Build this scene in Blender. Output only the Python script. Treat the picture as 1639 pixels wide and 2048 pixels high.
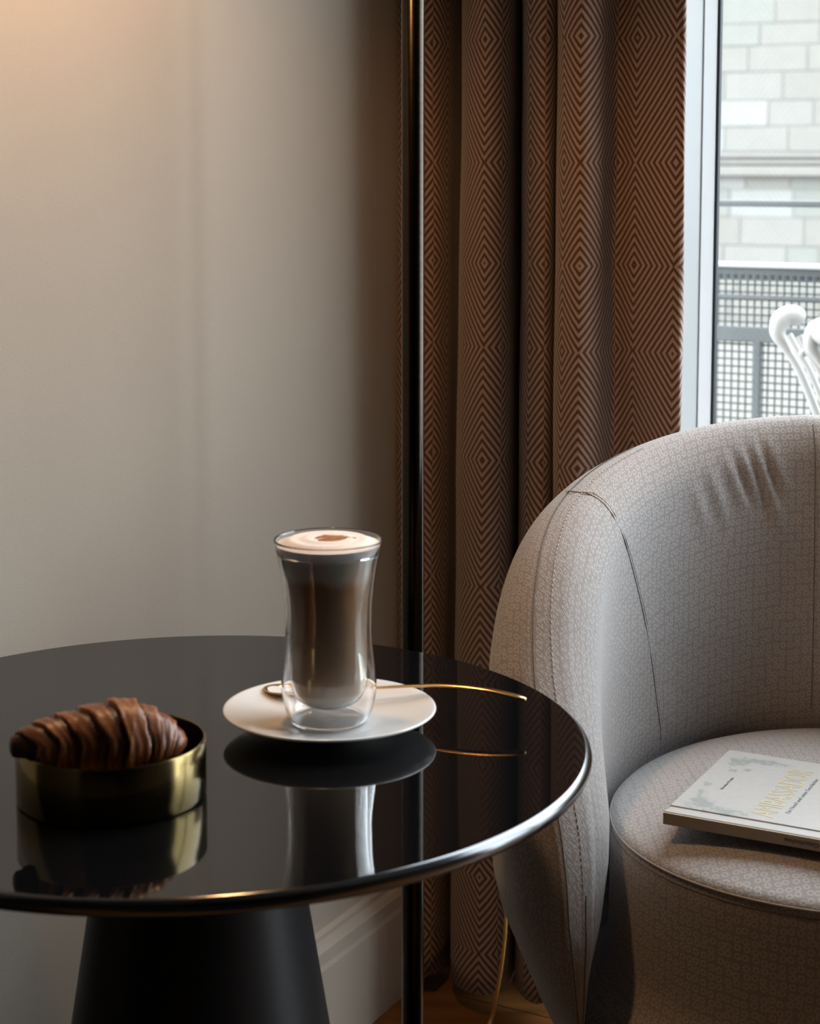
import bpy, bmesh, math, random
import numpy as np
from mathutils import Vector, Matrix

random.seed(7)
for o in list(bpy.data.objects):
    bpy.data.objects.remove(o)
SC = bpy.context.scene
COL = SC.collection

# ------------------------------------------------------------------ camera
CAM_H = 1.09
TILT = math.atan(3600 / 33000)
cd = bpy.data.cameras.new('camera')
cam = bpy.data.objects.new('camera', cd)
COL.objects.link(cam)
cam.location = (0, 0, CAM_H)
cam.rotation_euler = (math.pi / 2 - TILT, 0, 0)
cd.sensor_fit = 'VERTICAL'
cd.sensor_height = 36.0
cd.sensor_width = 28.8
cd.lens = 3600 / 2048 * 36
cd.shift_y = -0.152
cd.clip_start = 0.05
cd.dof.use_dof = True
cd.dof.focus_distance = 1.78
cd.dof.aperture_fstop = 10.0
SC.camera = cam

# ------------------------------------------------------------------ sky
SKY = (0.84, 0.915, 1.0)
SKY_STRENGTH = 10.0
w = bpy.data.worlds.new('overcast_sky')
SC.world = w
w.use_nodes = True
bg = w.node_tree.nodes['Background']
bg.inputs[0].default_value = (*SKY, 1)
bg.inputs[1].default_value = SKY_STRENGTH

# ------------------------------------------------------------------ exposure
SC.view_settings.view_transform = 'Standard'
SC.view_settings.look = 'None'
SC.view_settings.gamma = 1
SC.view_settings.use_curve_mapping = False
SC.view_settings.exposure = 0.0
LAMP_POWER = 8.5
SC.cycles.use_denoising = True
SC.cycles.max_bounces = 14
SC.cycles.transmission_bounces = 14
SC.cycles.sample_clamp_indirect = 30.0

# ------------------------------------------------------------------ room frame
# s runs along the window wall to the right, d into the room, from the corner
U2 = Vector((0.8822, -0.4709, 0))
N2 = Vector((-0.4709, -0.8822, 0))
CORNER = Vector((0.0456, 2.398, 0))
ROOM_S, ROOM_D, ROOM_H = 3.7, 4.3, 2.7


def R(s, d, z=0.0):
    v = CORNER + U2 * s + N2 * d
    return Vector((v.x, v.y, z))


ROOM_ROT = Matrix(((U2.x, N2.x, 0, CORNER.x), (U2.y, N2.y, 0, CORNER.y), (0, 0, 1, 0), (0, 0, 0, 1)))

# window portals (sampling guides only, in the window openings)
for centre, xdir, ydir_w, zdir in ((R(1.70, -0.10, 1.25), U2, 2.63, -N2),):
    ld = bpy.data.lights.new('window_portal', 'AREA')
    ld.shape = 'RECTANGLE'
    ld.size = ydir_w
    ld.size_y = 2.3
    ld.cycles.is_portal = True
    lo = bpy.data.objects.new('window_portal', ld)
    COL.objects.link(lo)
    ydir = zdir.cross(xdir)
    lo.matrix_world = Matrix.Translation(centre) @ Matrix((xdir, ydir, zdir)).transposed().to_4x4()


# ------------------------------------------------------------------ materials
def newmat(name):
    m = bpy.data.materials.new(name)
    m.use_nodes = True
    return m, m.node_tree.nodes, m.node_tree.links, m.node_tree.nodes['Principled BSDF']


def mat(name, col, rough=0.5, metal=0.0, spec=0.5, **kw):
    m, n, l, p = newmat(name)
    p.inputs['Base Color'].default_value = (*col, 1)
    p.inputs['Roughness'].default_value = rough
    p.inputs['Metallic'].default_value = metal
    p.inputs['Specular IOR Level'].default_value = spec
    for k, v in kw.items():
        p.inputs[k].default_value = v
    return m


def node(n, t, **kw):
    x = n.new(t)
    for k, v in kw.items():
        setattr(x, k, v)
    return x


def math_n(n, l, op, a, b=None, c=None):
    x = n.new('ShaderNodeMath')
    x.operation = op
    for i, v in enumerate((a, b, c)):
        if v is None:
            continue
        if isinstance(v, (int, float)):
            x.inputs[i].default_value = v
        else:
            l.new(v, x.inputs[i])
    return x.outputs[0]


def ramp(n, l, fac, stops):
    r = n.new('ShaderNodeValToRGB')
    l.new(fac, r.inputs[0])
    e = r.color_ramp.elements
    e[0].position, e[0].color = stops[0][0], (*stops[0][1], 1)
    e[1].position, e[1].color = stops[1][0], (*stops[1][1], 1)
    for p, c in stops[2:]:
        k = e.new(p)
        k.color = (*c, 1)
    return r.outputs[0]


def bump(n, l, p, h, strength=0.2, dist=0.001):
    b = n.new('ShaderNodeBump')
    b.inputs['Strength'].default_value = strength
    b.inputs['Distance'].default_value = dist
    l.new(h, b.inputs['Height'])
    l.new(b.outputs[0], p.inputs['Normal'])


def noise_mat(name, c1, c2, scale, rough=0.6, bs=0.15, bd=0.001, spec=0.5, metal=0.0, detail=4, stretch=None, bscale=None):
    m, n, l, p = newmat(name)
    tc = n.new('ShaderNodeTexCoord')
    src = tc.outputs['Object']
    if stretch:
        mp = n.new('ShaderNodeMapping')
        mp.inputs['Scale'].default_value = stretch
        l.new(src, mp.inputs[0])
        src = mp.outputs[0]
    nz = n.new('ShaderNodeTexNoise')
    nz.inputs['Scale'].default_value = scale
    nz.inputs['Detail'].default_value = detail
    l.new(src, nz.inputs['Vector'])
    c = ramp(n, l, nz.outputs[0], [(0.3, c1), (0.7, c2)])
    l.new(c, p.inputs['Base Color'])
    p.inputs['Roughness'].default_value = rough
    p.inputs['Specular IOR Level'].default_value = spec
    p.inputs['Metallic'].default_value = metal
    if bs:
        h = nz.outputs[0]
        if bscale:
            n2 = n.new('ShaderNodeTexNoise')
            n2.inputs['Scale'].default_value = bscale
            n2.inputs['Detail'].default_value = 2
            l.new(src, n2.inputs['Vector'])
            h = n2.outputs[0]
        bump(n, l, p, h, bs, bd)
    return m


M = {}
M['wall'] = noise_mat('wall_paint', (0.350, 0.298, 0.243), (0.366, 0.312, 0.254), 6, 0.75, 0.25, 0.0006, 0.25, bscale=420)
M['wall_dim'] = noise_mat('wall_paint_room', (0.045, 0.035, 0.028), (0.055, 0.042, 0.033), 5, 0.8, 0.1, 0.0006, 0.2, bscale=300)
M['ceiling'] = noise_mat('ceiling_paint', (0.24, 0.225, 0.205), (0.26, 0.245, 0.22), 5, 0.9, 0.1, 0.0006, 0.2, bscale=300)
M['trim'] = noise_mat('trim_paint', (0.40, 0.345, 0.285), (0.42, 0.362, 0.30), 8, 0.45, 0.05, 0.0005, 0.4)
M['frame_white'] = noise_mat('window_white', (0.33, 0.335, 0.335), (0.35, 0.355, 0.355), 8, 0.4, 0.03, 0.0005, 0.4)
M['bead_white'] = mat('glossy_white_bead', (0.78, 0.79, 0.79), 0.3)
M['gasket'] = mat('rubber_gasket', (0.02, 0.028, 0.035), 0.6)
M['wood'] = noise_mat('oak_plank', (0.16, 0.062, 0.016), (0.24, 0.10, 0.028), 5, 0.35, 0.12, 0.0006, 0.4, stretch=(1, 9, 9))
M['dark_wood'] = noise_mat('added_cabinet_oak', (0.010, 0.0065, 0.0045), (0.016, 0.010, 0.007), 4, 0.5, 0.1, 0.0006, 0.3, stretch=(9, 9, 1))
M['added_rug'] = noise_mat('added_charcoal_rug', (0.012, 0.011, 0.010), (0.022, 0.020, 0.018), 300, 0.95, 0.4, 0.003, 0.1)
M['table_black'] = mat('black_lacquer', (0.004, 0.004, 0.0045), 0.035, 0.0, 0.5)
M['table_edge'] = mat('polished_dark_edge', (0.13, 0.13, 0.135), 0.15, 1.0)
M['pedestal'] = mat('matte_black_steel', (0.007, 0.0065, 0.0065), 0.42, 0.0, 0.3)
M['porcelain'] = mat('white_porcelain', (0.80, 0.77, 0.74), 0.12, 0.0, 0.5)
M['gold'] = mat('gold_steel', (0.85, 0.55, 0.24), 0.18, 1.0)
M['brass'] = mat('brushed_brass', (0.19, 0.138, 0.055), 0.17, 1.0)
M['bronze'] = noise_mat('brushed_bronze', (0.028, 0.022, 0.016), (0.045, 0.035, 0.025), 60, 0.22, 0.08, 0.0003, 0.5, 1.0, stretch=(1, 1, 14))
M['glass'] = mat('clear_glass', (1, 1, 1), 0.0, 0.0, 0.5, **{'Transmission Weight': 1.0, 'IOR': 1.47})
M['coffee'] = None
M['foam'] = noise_mat('milk_foam', (0.78, 0.68, 0.60), (0.86, 0.77, 0.70), 300, 0.75, 0.2, 0.0004, 0.3)
M['cocoa'] = noise_mat('cocoa_dust', (0.22, 0.085, 0.025), (0.42, 0.19, 0.07), 500, 0.9, 0.3, 0.0004, 0.2)
M['cord'] = noise_mat('gold_cord_fabric', (0.50, 0.25, 0.06), (0.62, 0.34, 0.09), 400, 0.5, 0.2, 0.0005)
M['rail'] = noise_mat('grey_painted_steel', (0.062, 0.068, 0.068), (0.073, 0.078, 0.078), 12, 0.5, 0.0)
M['rail_light'] = mat('galvanised_rail_cap', (0.30, 0.30, 0.30), 0.5)
M['mesh_steel'] = mat('wire_mesh_steel', (0.035, 0.037, 0.035), 0.6)
M['white_paint'] = mat('white_enamel', (0.370, 0.355, 0.340), 0.370)
M['concrete'] = noise_mat('pale_concrete', (0.252, 0.244, 0.229), (0.281, 0.274, 0.259), 3, 0.9, 0.1, 0.002)
M['paper'] = noise_mat('page_paper', (0.62, 0.56, 0.47), (0.74, 0.68, 0.6), 400, 0.8, 0.2, 0.0003, stretch=(1, 1, 60))
M['print_dark'] = mat('dark_print', (0.055, 0.07, 0.075), 0.6)
M['foil'] = mat('gold_foil', (0.66, 0.56, 0.35), 0.35, 0.4)
M['shade_out'] = mat('bronze_shade', (0.05, 0.04, 0.03), 0.35, 0.8)
M['shade_in'] = mat('shade_lining', (0.75, 0.6, 0.4), 0.5)
for i, c in enumerate([(0.150, 0.142, 0.126), (0.147, 0.137, 0.122), (0.154, 0.146, 0.131), (0.144, 0.142, 0.126), (0.179, 0.175, 0.163)]):
    M['stone%d' % i] = noise_mat('facade_stone_%d' % i, tuple(x * 0.93 for x in c), c, 9, 0.9, 0.3, 0.006)
M['mortar'] = noise_mat('facade_render', (0.176, 0.168, 0.151), (0.182, 0.173, 0.156), 2, 0.9, 0.2, 0.005)
m, n, l, p = newmat('lamp_bulb')
p.inputs['Emission Color'].default_value = (1, 0.6, 0.28, 1)
p.inputs['Emission Strength'].default_value = 3
M['bulb'] = m


def make_pane():
    m, n, l, p = newmat('window_pane')
    out = n['Material Output']
    n.remove(p)
    tr = n.new('ShaderNodeBsdfTransparent')
    tr.inputs[0].default_value = (0.97, 0.985, 0.98, 1)
    gl = n.new('ShaderNodeBsdfGlossy')
    gl.inputs['Roughness'].default_value = 0.0
    fr = n.new('ShaderNodeFresnel')
    fr.inputs['IOR'].default_value = 1.45
    mx = n.new('ShaderNodeMixShader')
    geo = n.new('ShaderNodeNewGeometry')
    front = math_n(n, l, 'SUBTRACT', 1.0, geo.outputs['Backfacing'])
    l.new(math_n(n, l, 'MULTIPLY', fr.outputs[0], front), mx.inputs[0])
    l.new(tr.outputs[0], mx.inputs[1])
    l.new(gl.outputs[0], mx.inputs[2])
    l.new(mx.outputs[0], out.inputs[0])
    return m


M['pane'] = make_pane()



def make_coffee():
    m, n, l, p = newmat('milky_coffee')
    tc = n.new('ShaderNodeTexCoord')
    sx = n.new('ShaderNodeSeparateXYZ')
    l.new(tc.outputs['Object'], sx.inputs[0])
    nz = n.new('ShaderNodeTexNoise')
    nz.inputs['Scale'].default_value = 60
    l.new(tc.outputs['Object'], nz.inputs['Vector'])
    z = math_n(n, l, 'ADD', sx.outputs[2], math_n(n, l, 'MULTIPLY', nz.outputs[0], 0.012))
    z = math_n(n, l, 'DIVIDE', z, 0.15)
    c = ramp(n, l, z, [(0.12, (0.90, 0.76, 0.58)), (0.32, (0.80, 0.61, 0.42)), (0.60, (0.70, 0.48, 0.30)),
                       (0.79, (0.62, 0.40, 0.24)), (0.835, (0.95, 0.88, 0.78)), (0.95, (0.95, 0.88, 0.80))])
    l.new(c, p.inputs['Base Color'])
    p.inputs['Roughness'].default_value = 0.6
    p.inputs['Subsurface Weight'].default_value = 1.0
    p.inputs['Subsurface Radius'].default_value = (1.0, 0.75, 0.5)
    p.inputs['Subsurface Scale'].default_value = 0.018
    return m


M['coffee'] = make_coffee()


def make_curtain():
    m, n, l, p = newmat('zigzag_diamond_weave')
    uv = node(n, 'ShaderNodeUVMap', uv_map='weave')
    sx = n.new('ShaderNodeSeparateXYZ')
    l.new(uv.outputs[0], sx.inputs[0])
    tc = n.new('ShaderNodeTexCoord')
    wob = n.new('ShaderNodeTexNoise')
    wob.inputs['Scale'].default_value = 260
    l.new(tc.outputs['Object'], wob.inputs['Vector'])
    t = math_n(n, l, 'ADD', sx.outputs[0], sx.outputs[1])
    t = math_n(n, l, 'ADD', t, math_n(n, l, 'MULTIPLY', wob.outputs[0], 0.0016))
    t = math_n(n, l, 'DIVIDE', t, 0.0112)
    t = math_n(n, l, 'PINGPONG', t, 0.5)
    t = math_n(n, l, 'MULTIPLY', t, 2.0)
    # fine yarn
    uv2 = node(n, 'ShaderNodeUVMap', uv_map='cloth')
    wv = n.new('ShaderNodeTexWave')
    wv.inputs['Scale'].default_value = 330
    wv.inputs['Distortion'].default_value = 1.5
    wv.inputs['Detail'].default_value = 1
    wv.bands_direction = 'DIAGONAL'
    l.new(uv2.outputs[0], wv.inputs['Vector'])
    c = ramp(n, l, t, [(0.40, (0.115, 0.052, 0.036)), (0.60, (0.40, 0.285, 0.218))])
    mx = node(n, 'ShaderNodeMix', data_type='RGBA', blend_type='MULTIPLY')
    mx.inputs[0].default_value = 0.55
    l.new(c, mx.inputs[6])
    cr = ramp(n, l, wv.outputs[0], [(0.0, (0.55, 0.55, 0.55)), (1.0, (1.15, 1.12, 1.1))])
    l.new(cr, mx.inputs[7])
    l.new(mx.outputs[2], p.inputs['Base Color'])
    p.inputs['Roughness'].default_value = 0.9
    p.inputs['Specular IOR Level'].default_value = 0.15
    p.inputs['Sheen Weight'].default_value = 0.25
    p.inputs['Sheen Roughness'].default_value = 0.5
    hh = math_n(n, l, 'ADD', t, math_n(n, l, 'MULTIPLY', wv.outputs[0], 0.6))
    bump(n, l, p, hh, 0.35, 0.0006)
    return m


M['curtain'] = make_curtain()


def make_chair_fabric():
    m, n, l, p = newmat('floral_grey_upholstery')
    uv = node(n, 'ShaderNodeUVMap', uv_map='cloth')
    vo = n.new('ShaderNodeTexVoronoi')
    vo.voronoi_dimensions = '2D'
    vo.inputs['Scale'].default_value = 128
    vo.inputs['Randomness'].default_value = 0.32
    l.new(uv.outputs[0], vo.inputs['Vector'])
    # local position inside the cell -> radial strokes
    sc = node(n, 'ShaderNodeVectorMath', operation='SCALE')
    sc.inputs['Scale'].default_value = 128
    l.new(uv.outputs[0], sc.inputs[0])
    sc2 = node(n, 'ShaderNodeVectorMath', operation='SCALE')
    sc2.inputs['Scale'].default_value = 128
    l.new(vo.outputs['Position'], sc2.inputs[0])
    sb = node(n, 'ShaderNodeVectorMath', operation='SUBTRACT')
    l.new(sc.outputs[0], sb.inputs[0])
    l.new(sc2.outputs[0], sb.inputs[1])
    sx = n.new('ShaderNodeSeparateXYZ')
    l.new(sb.outputs[0], sx.inputs[0])
    ang = math_n(n, l, 'ARCTAN2', sx.outputs[1], sx.outputs[0])
    st = math_n(n, l, 'SINE', math_n(n, l, 'MULTIPLY', ang, 9.0))
    d = vo.outputs['Distance']
    ring = math_n(n, l, 'SUBTRACT', 1.0, math_n(n, l, 'ABSOLUTE', math_n(n, l, 'DIVIDE', math_n(n, l, 'SUBTRACT', d, 0.30), 0.17)))
    ring = math_n(n, l, 'MAXIMUM', ring, 0.0)
    f = math_n(n, l, 'MULTIPLY', ring, math_n(n, l, 'ADD', math_n(n, l, 'MULTIPLY', st, 0.5), 0.55))
    wv = n.new('ShaderNodeTexNoise')
    wv.inputs['Scale'].default_value = 900
    wv.inputs['Detail'].default_value = 2
    l.new(uv.outputs[0], wv.inputs['Vector'])
    f2 = math_n(n, l, 'ADD', math_n(n, l, 'MULTIPLY', f, 0.8), math_n(n, l, 'MULTIPLY', wv.outputs[0], 0.75))
    c = ramp(n, l, f2, [(0.22, (0.315, 0.283, 0.268)), (0.95, (0.60, 0.565, 0.545)), (0.5, (0.405, 0.370, 0.352))])
    l.new(c, p.inputs['Base Color'])
    p.inputs['Roughness'].default_value = 0.92
    p.inputs['Specular IOR Level'].default_value = 0.15
    p.inputs['Sheen Weight'].default_value = 0.3
    p.inputs['Sheen Roughness'].default_value = 0.45
    bump(n, l, p, f2, 0.5, 0.0007)
    return m


M['fabric'] = make_chair_fabric()
M['fabric_dark'] = mat('seam_thread_dark', (0.15, 0.13, 0.12), 0.9)
M['fabric_light'] = mat('stitch_thread_light', (0.55, 0.52, 0.49), 0.9)


def make_croissant():
    m, n, l, p = newmat('baked_croissant_crust')
    at = n.new('ShaderNodeAttribute')
    at.attribute_name = 'crust'
    tc = n.new('ShaderNodeTexCoord')
    nz = n.new('ShaderNodeTexNoise')
    nz.inputs['Scale'].default_value = 90
    nz.inputs['Detail'].default_value = 5
    l.new(tc.outputs['Object'], nz.inputs['Vector'])
    f = math_n(n, l, 'ADD', at.outputs['Fac'], math_n(n, l, 'MULTIPLY', math_n(n, l, 'SUBTRACT', nz.outputs[0], 0.5), 0.7))
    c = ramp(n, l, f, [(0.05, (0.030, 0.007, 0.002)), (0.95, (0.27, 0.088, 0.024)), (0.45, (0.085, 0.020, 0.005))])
    l.new(c, p.inputs['Base Color'])
    p.inputs['Roughness'].default_value = 0.38
    bump(n, l, p, nz.outputs[0], 0.5, 0.002)
    return m


M['croissant'] = make_croissant()


def make_cover():
    m, n, l, p = newmat('printed_book_cover')
    tc = n.new('ShaderNodeTexCoord')
    sx = n.new('ShaderNodeSeparateXYZ')
    l.new(tc.outputs['Object'], sx.inputs[0])
    nz = n.new('ShaderNodeTexNoise')
    nz.inputs['Scale'].default_value = 150
    nz.inputs['Detail'].default_value = 8
    nz.inputs['Roughness'].default_value = 0.65
    l.new(tc.outputs['Object'], nz.inputs['Vector'])

    def blob(cx, cy, rx, ry):
        a = math_n(n, l, 'POWER', math_n(n, l, 'DIVIDE', math_n(n, l, 'SUBTRACT', sx.outputs[0], cx), rx), 2.0)
        b = math_n(n, l, 'POWER', math_n(n, l, 'DIVIDE', math_n(n, l, 'ADD', sx.outputs[1], cy), ry), 2.0)
        return math_n(n, l, 'SUBTRACT', 1.0, math_n(n, l, 'ADD', a, b))
    # printed tendrils in two corners (x: across the cover, y: down the spine)
    parts = [blob(0.035, 0.022, 0.020, 0.018), blob(0.026, 0.048, 0.012, 0.026), blob(0.062, 0.014, 0.014, 0.006),
             blob(0.085, 0.012, 0.010, 0.006), blob(0.158, 0.020, 0.020, 0.014), blob(0.170, 0.046, 0.010, 0.030),
             blob(0.132, 0.022, 0.007, 0.006), blob(0.140, 0.034, 0.006, 0.005)]
    acc = parts[0]
    for q in parts[1:]:
        acc = math_n(n, l, 'MAXIMUM', acc, q)
    acc = math_n(n, l, 'MAXIMUM', acc, -0.6)
    msk = math_n(n, l, 'ADD', math_n(n, l, 'MULTIPLY', acc, 0.62), math_n(n, l, 'MULTIPLY', math_n(n, l, 'SUBTRACT', nz.outputs[0], 0.5), 2.6))
    base = ramp(n, l, nz.outputs[0], [(0.3, (0.455, 0.440, 0.420)), (0.7, (0.495, 0.480, 0.458))])
    fm = ramp(n, l, msk, [(0.20, (0, 0, 0)), (0.55, (0.62, 0.62, 0.62))])
    mx = node(n, 'ShaderNodeMix', data_type='RGBA')
    l.new(fm, mx.inputs[0])
    l.new(base, mx.inputs[6])
    mx.inputs[7].default_value = (0.215, 0.255, 0.245, 1)
    l.new(mx.outputs[2], p.inputs['Base Color'])
    p.inputs['Roughness'].default_value = 0.42
    return m


M['cover'] = make_cover()
M['spine'] = noise_mat('book_spine_cloth', (0.42, 0.33, 0.24), (0.46, 0.365, 0.27), 30, 0.6, 0.05, 0.0003)


# ------------------------------------------------------------------ mesh helpers
def link(o, parent=None):
    COL.objects.link(o)
    if parent is not None:
        o.parent = parent
    return o


def obj(name, verts, faces, m, parent=None, smooth=True, mats=None, fm=None):
    me = bpy.data.meshes.new(name)
    me.from_pydata([tuple(v) for v in verts], [], faces)
    for k in (mats or [m]):
        me.materials.append(k)
    if fm:
        me.polygons.foreach_set('material_index', fm)
    if smooth:
        me.polygons.foreach_set('use_smooth', [True] * len(me.polygons))
    me.update()
    return link(bpy.data.objects.new(name, me), parent)


def bobj(name, bm, m, parent=None, smooth=False, angle=None):
    me = bpy.data.meshes.new(name)
    bm.normal_update()
    bm.to_mesh(me)
    bm.free()
    me.materials.append(m)
    if smooth:
        me.polygons.foreach_set('use_smooth', [True] * len(me.polygons))
        if angle:
            me.set_sharp_from_angle(angle=math.radians(angle))
    return link(bpy.data.objects.new(name, me), parent)


def add_box(bm, x0, x1, y0, y1, z0, z1, mtx=None, bev=0.0):
    g = bmesh.ops.create_cube(bm, size=1.0)
    vs = g['verts']
    for v in vs:
        v.co = Vector(((x0 + x1) / 2 + v.co.x * (x1 - x0), (y0 + y1) / 2 + v.co.y * (y1 - y0), (z0 + z1) / 2 + v.co.z * (z1 - z0)))
    if bev > 0:
        es = list({e for v in vs for e in v.link_edges})
        r = bmesh.ops.bevel(bm, geom=es, offset=bev, segments=2, affect='EDGES', profile=0.5)
        vs = list({v for f in r['faces'] for v in f.verts} | set(v for v in vs if v.is_valid))
    if mtx is not None:
        for v in vs:
            v.co = mtx @ v.co
    return vs


def boxobj(name, dims, m, parent=None, mtx=None, bev=0.0):
    bm = bmesh.new()
    add_box(bm, *dims, mtx=mtx, bev=bev)
    return bobj(name, bm, m, parent)


def lathe(name, prof, m, parent=None, seg=64, closed=False, center=(0, 0, 0), rfun=None, angle=50):
    """prof: (r, z) list; revolved about z; r==0 ends become poles"""
    bm = bmesh.new()
    rings = []
    cx, cy, cz = center
    for r, z in prof:
        if r < 1e-7:
            rings.append([bm.verts.new((cx, cy, cz + z))])
        else:
            rings.append([bm.verts.new((cx + r * math.cos(2 * math.pi * k / seg), cy + r * math.sin(2 * math.pi * k / seg), cz + z)) for k in range(seg)])
    pairs = list(zip(rings, rings[1:]))
    if closed:
        pairs.append((rings[-1], rings[0]))
    for a, b in pairs:
        for k in range(seg):
            k2 = (k + 1) % seg
            if len(a) == 1 and len(b) == 1:
                continue
            if len(a) == 1:
                bm.faces.new((a[0], b[k2], b[k]))
            elif len(b) == 1:
                bm.faces.new((a[k], a[k2], b[0]))
            else:
                bm.faces.new((a[k], a[k2], b[k2], b[k]))
    bmesh.ops.recalc_face_normals(bm, faces=bm.faces)
    return bobj(name, bm, m, parent, True, angle)


def smooth_prof(pts, n=6):
    """Catmull-Rom through (r, z) points"""
    out = []
    P = [pts[0]] + list(pts) + [pts[-1]]
    for i in range(1, len(P) - 2):
        p0, p1, p2, p3 = (np.array(P[i + j], float) for j in (-1, 0, 1, 2))
        for k in range(n):
            t = k / n
            q = 0.5 * ((2 * p1) + (-p0 + p2) * t + (2 * p0 - 5 * p1 + 4 * p2 - p3) * t * t + (-p0 + 3 * p1 - 3 * p2 + p3) * t ** 3)
            out.append(tuple(q))
    out.append(tuple(pts[-1]))
    return out


def tube_bm(bm, pts, rad, seg=12, cap=True, squash=None):
    """tube along points; rad a number or list; squash=(a,b) scales the two section axes"""
    pts = [Vector(p) for p in pts]
    n = len(pts)
    rr = [rad] * n if isinstance(rad, (int, float)) else list(rad)
    tan = []
    for i in range(n):
        t = pts[min(i + 1, n - 1)] - pts[max(i - 1, 0)]
        tan.append(t.normalized())
    up = Vector((0, 0, 1))
    if abs(tan[0].dot(up)) > 0.9:
        up = Vector((1, 0, 0))
    nx = tan[0].cross(up).normalized()
    rings = []
    for i in range(n):
        nx = (nx - tan[i] * nx.dot(tan[i])).normalized()
        ny = tan[i].cross(nx)
        a, b = squash[i] if isinstance(squash, list) else (squash or (1, 1))
        rings.append([bm.verts.new(pts[i] + nx * (math.cos(2 * math.pi * k / seg) * rr[i] * a) + ny * (math.sin(2 * math.pi * k / seg) * rr[i] * b)) for k in range(seg)])
    for a, b in zip(rings, rings[1:]):
        for k in range(seg):
            bm.faces.new((a[k], a[(k + 1) % seg], b[(k + 1) % seg], b[k]))
    if cap:
        bm.faces.new(rings[0][::-1])
        bm.faces.new(rings[-1])
    return rings


def tube(name, pts, rad, m, parent=None, seg=12, squash=None, cap=True):
    bm = bmesh.new()
    tube_bm(bm, pts, rad, seg, cap, squash)
    bmesh.ops.recalc_face_normals(bm, faces=bm.faces)
    return bobj(name, bm, m, parent, True, 60)


def crv(pts, n=8):
    """Catmull-Rom through 3-D points"""
    return smooth_prof([tuple(p) for p in pts], n)


def empty(name, loc=(0, 0, 0), rz=0.0):
    o = bpy.data.objects.new(name, None)
    COL.objects.link(o)
    o.location = loc
    o.rotation_euler = (0, 0, rz)
    o.empty_display_size = 0.05
    return o


def tag(o, label, cat, group=None):
    o['label'] = label
    o['category'] = cat
    if group:
        o['group'] = group
    return o


def struct(o, label=None):
    o['kind'] = 'structure'
    if label:
        o['label'] = label
    return o


def interp(tab, x):
    xs, ys = zip(*tab)
    return float(np.interp(x, xs, ys))


# ================================================================== SETTING
fl = struct(boxobj('floor', (-0.1, ROOM_S + 0.1, -0.02, ROOM_D + 0.1, -0.12, -0.016), M['mortar'], mtx=ROOM_ROT), 'orange brown oak plank floor')
pw = 0.115
row = 0
d = 0.0
plank_meshes = []
while d < ROOM_D - 0.01:
    s = -random.uniform(0.1, 0.9)
    d1 = min(d + pw, ROOM_D)
    while s < ROOM_S - 0.05:
        L = random.choice((1.0, 1.25, 1.5))
        a, b = max(s, 0.0), min(s + L, ROOM_S)
        if b - a > 0.03:
            boxobj('plank', (a + 0.0006, b - 0.0006, d + 0.0006, d1 - 0.0006, -0.016, random.uniform(-0.0006, 0.0)), M['wood'], fl, ROOM_ROT, 0.0012)
        s += L
    d += pw

T = 0.15
struct(boxobj('wall_left', (-T, 0.0, -T, ROOM_D, -0.02, ROOM_H), M['wall'], mtx=ROOM_ROT), 'beige painted wall behind the round table')
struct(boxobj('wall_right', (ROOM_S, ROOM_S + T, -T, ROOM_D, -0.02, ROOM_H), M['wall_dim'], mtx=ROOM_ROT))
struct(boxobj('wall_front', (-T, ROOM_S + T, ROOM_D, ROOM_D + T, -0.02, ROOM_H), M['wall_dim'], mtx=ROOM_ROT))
struct(boxobj('ceiling', (-T, ROOM_S + T, -T, ROOM_D + T, ROOM_H, ROOM_H + 0.15), M['ceiling'], mtx=ROOM_ROT))
WS0, WS1, WZ0, WZ1 = 0.270, 3.05, 0.06, 2.46
bm = bmesh.new()
add_box(bm, -T, WS0, -0.20, 0.0, -0.02, ROOM_H, ROOM_ROT)
add_box(bm, WS1, ROOM_S + T, -0.20, 0.0, -0.02, ROOM_H, ROOM_ROT)
add_box(bm, WS0, WS1, -0.20, 0.0, WZ1, ROOM_H, ROOM_ROT)
add_box(bm, WS0, WS1, -0.20, 0.0, -0.02, WZ0, ROOM_ROT)
struct(bobj('wall_back', bm, M['wall']), 'window wall behind the curtain')

# baseboards: tall board with a stepped cap moulding
def baseboard(name, horizontal_s, a, b):
    prof = [(0.0, 0.0), (0.020, 0.0), (0.020, 0.118), (0.018, 0.124), (0.018, 0.140), (0.0145, 0.146), (0.010, 0.150), (0.010, 0.156), (0.006, 0.161), (0.0, 0.162)]
    bm = bmesh.new()
    ends = []
    for q in (a, b):
        if horizontal_s:
            ends.append([bm.verts.new(R(q, o, z)) for o, z in prof])
        else:
            ends.append([bm.verts.new(R(o, q, z)) for o, z in prof])
    k = len(prof)
    for i in range(k):
        j = (i + 1) % k
        bm.faces.new((ends[0][i], ends[0][j], ends[1][j], ends[1][i]))
    bm.faces.new(ends[0]); bm.faces.new(ends[1][::-1])
    bmesh.ops.recalc_face_normals(bm, faces=bm.faces)
    return struct(bobj(name, bm, M['trim']))


baseboard('baseboard_left', False, 0.0, ROOM_D)
baseboard('baseboard_back', True, 0.02, WS0)

# ---- windows: three tall sashes (fixed frame, sash, bead, rubber gasket, pane)
def rect_ring(bm, s0, s1, z0, z1, wdt, d0, d1, cham=0.0):
    """picture-frame ring; cham slopes the inner face"""
    for (a0, a1, b0, b1) in ((s0, s0 + wdt, z0, z1), (s1 - wdt, s1, z0, z1), (s0 + wdt, s1 - wdt, z0, z0 + wdt), (s0 + wdt, s1 - wdt, z1 - wdt, z1)):
        add_box(bm, a0, a1, d0, d1, b0, b1, ROOM_ROT, 0.0015)


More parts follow.
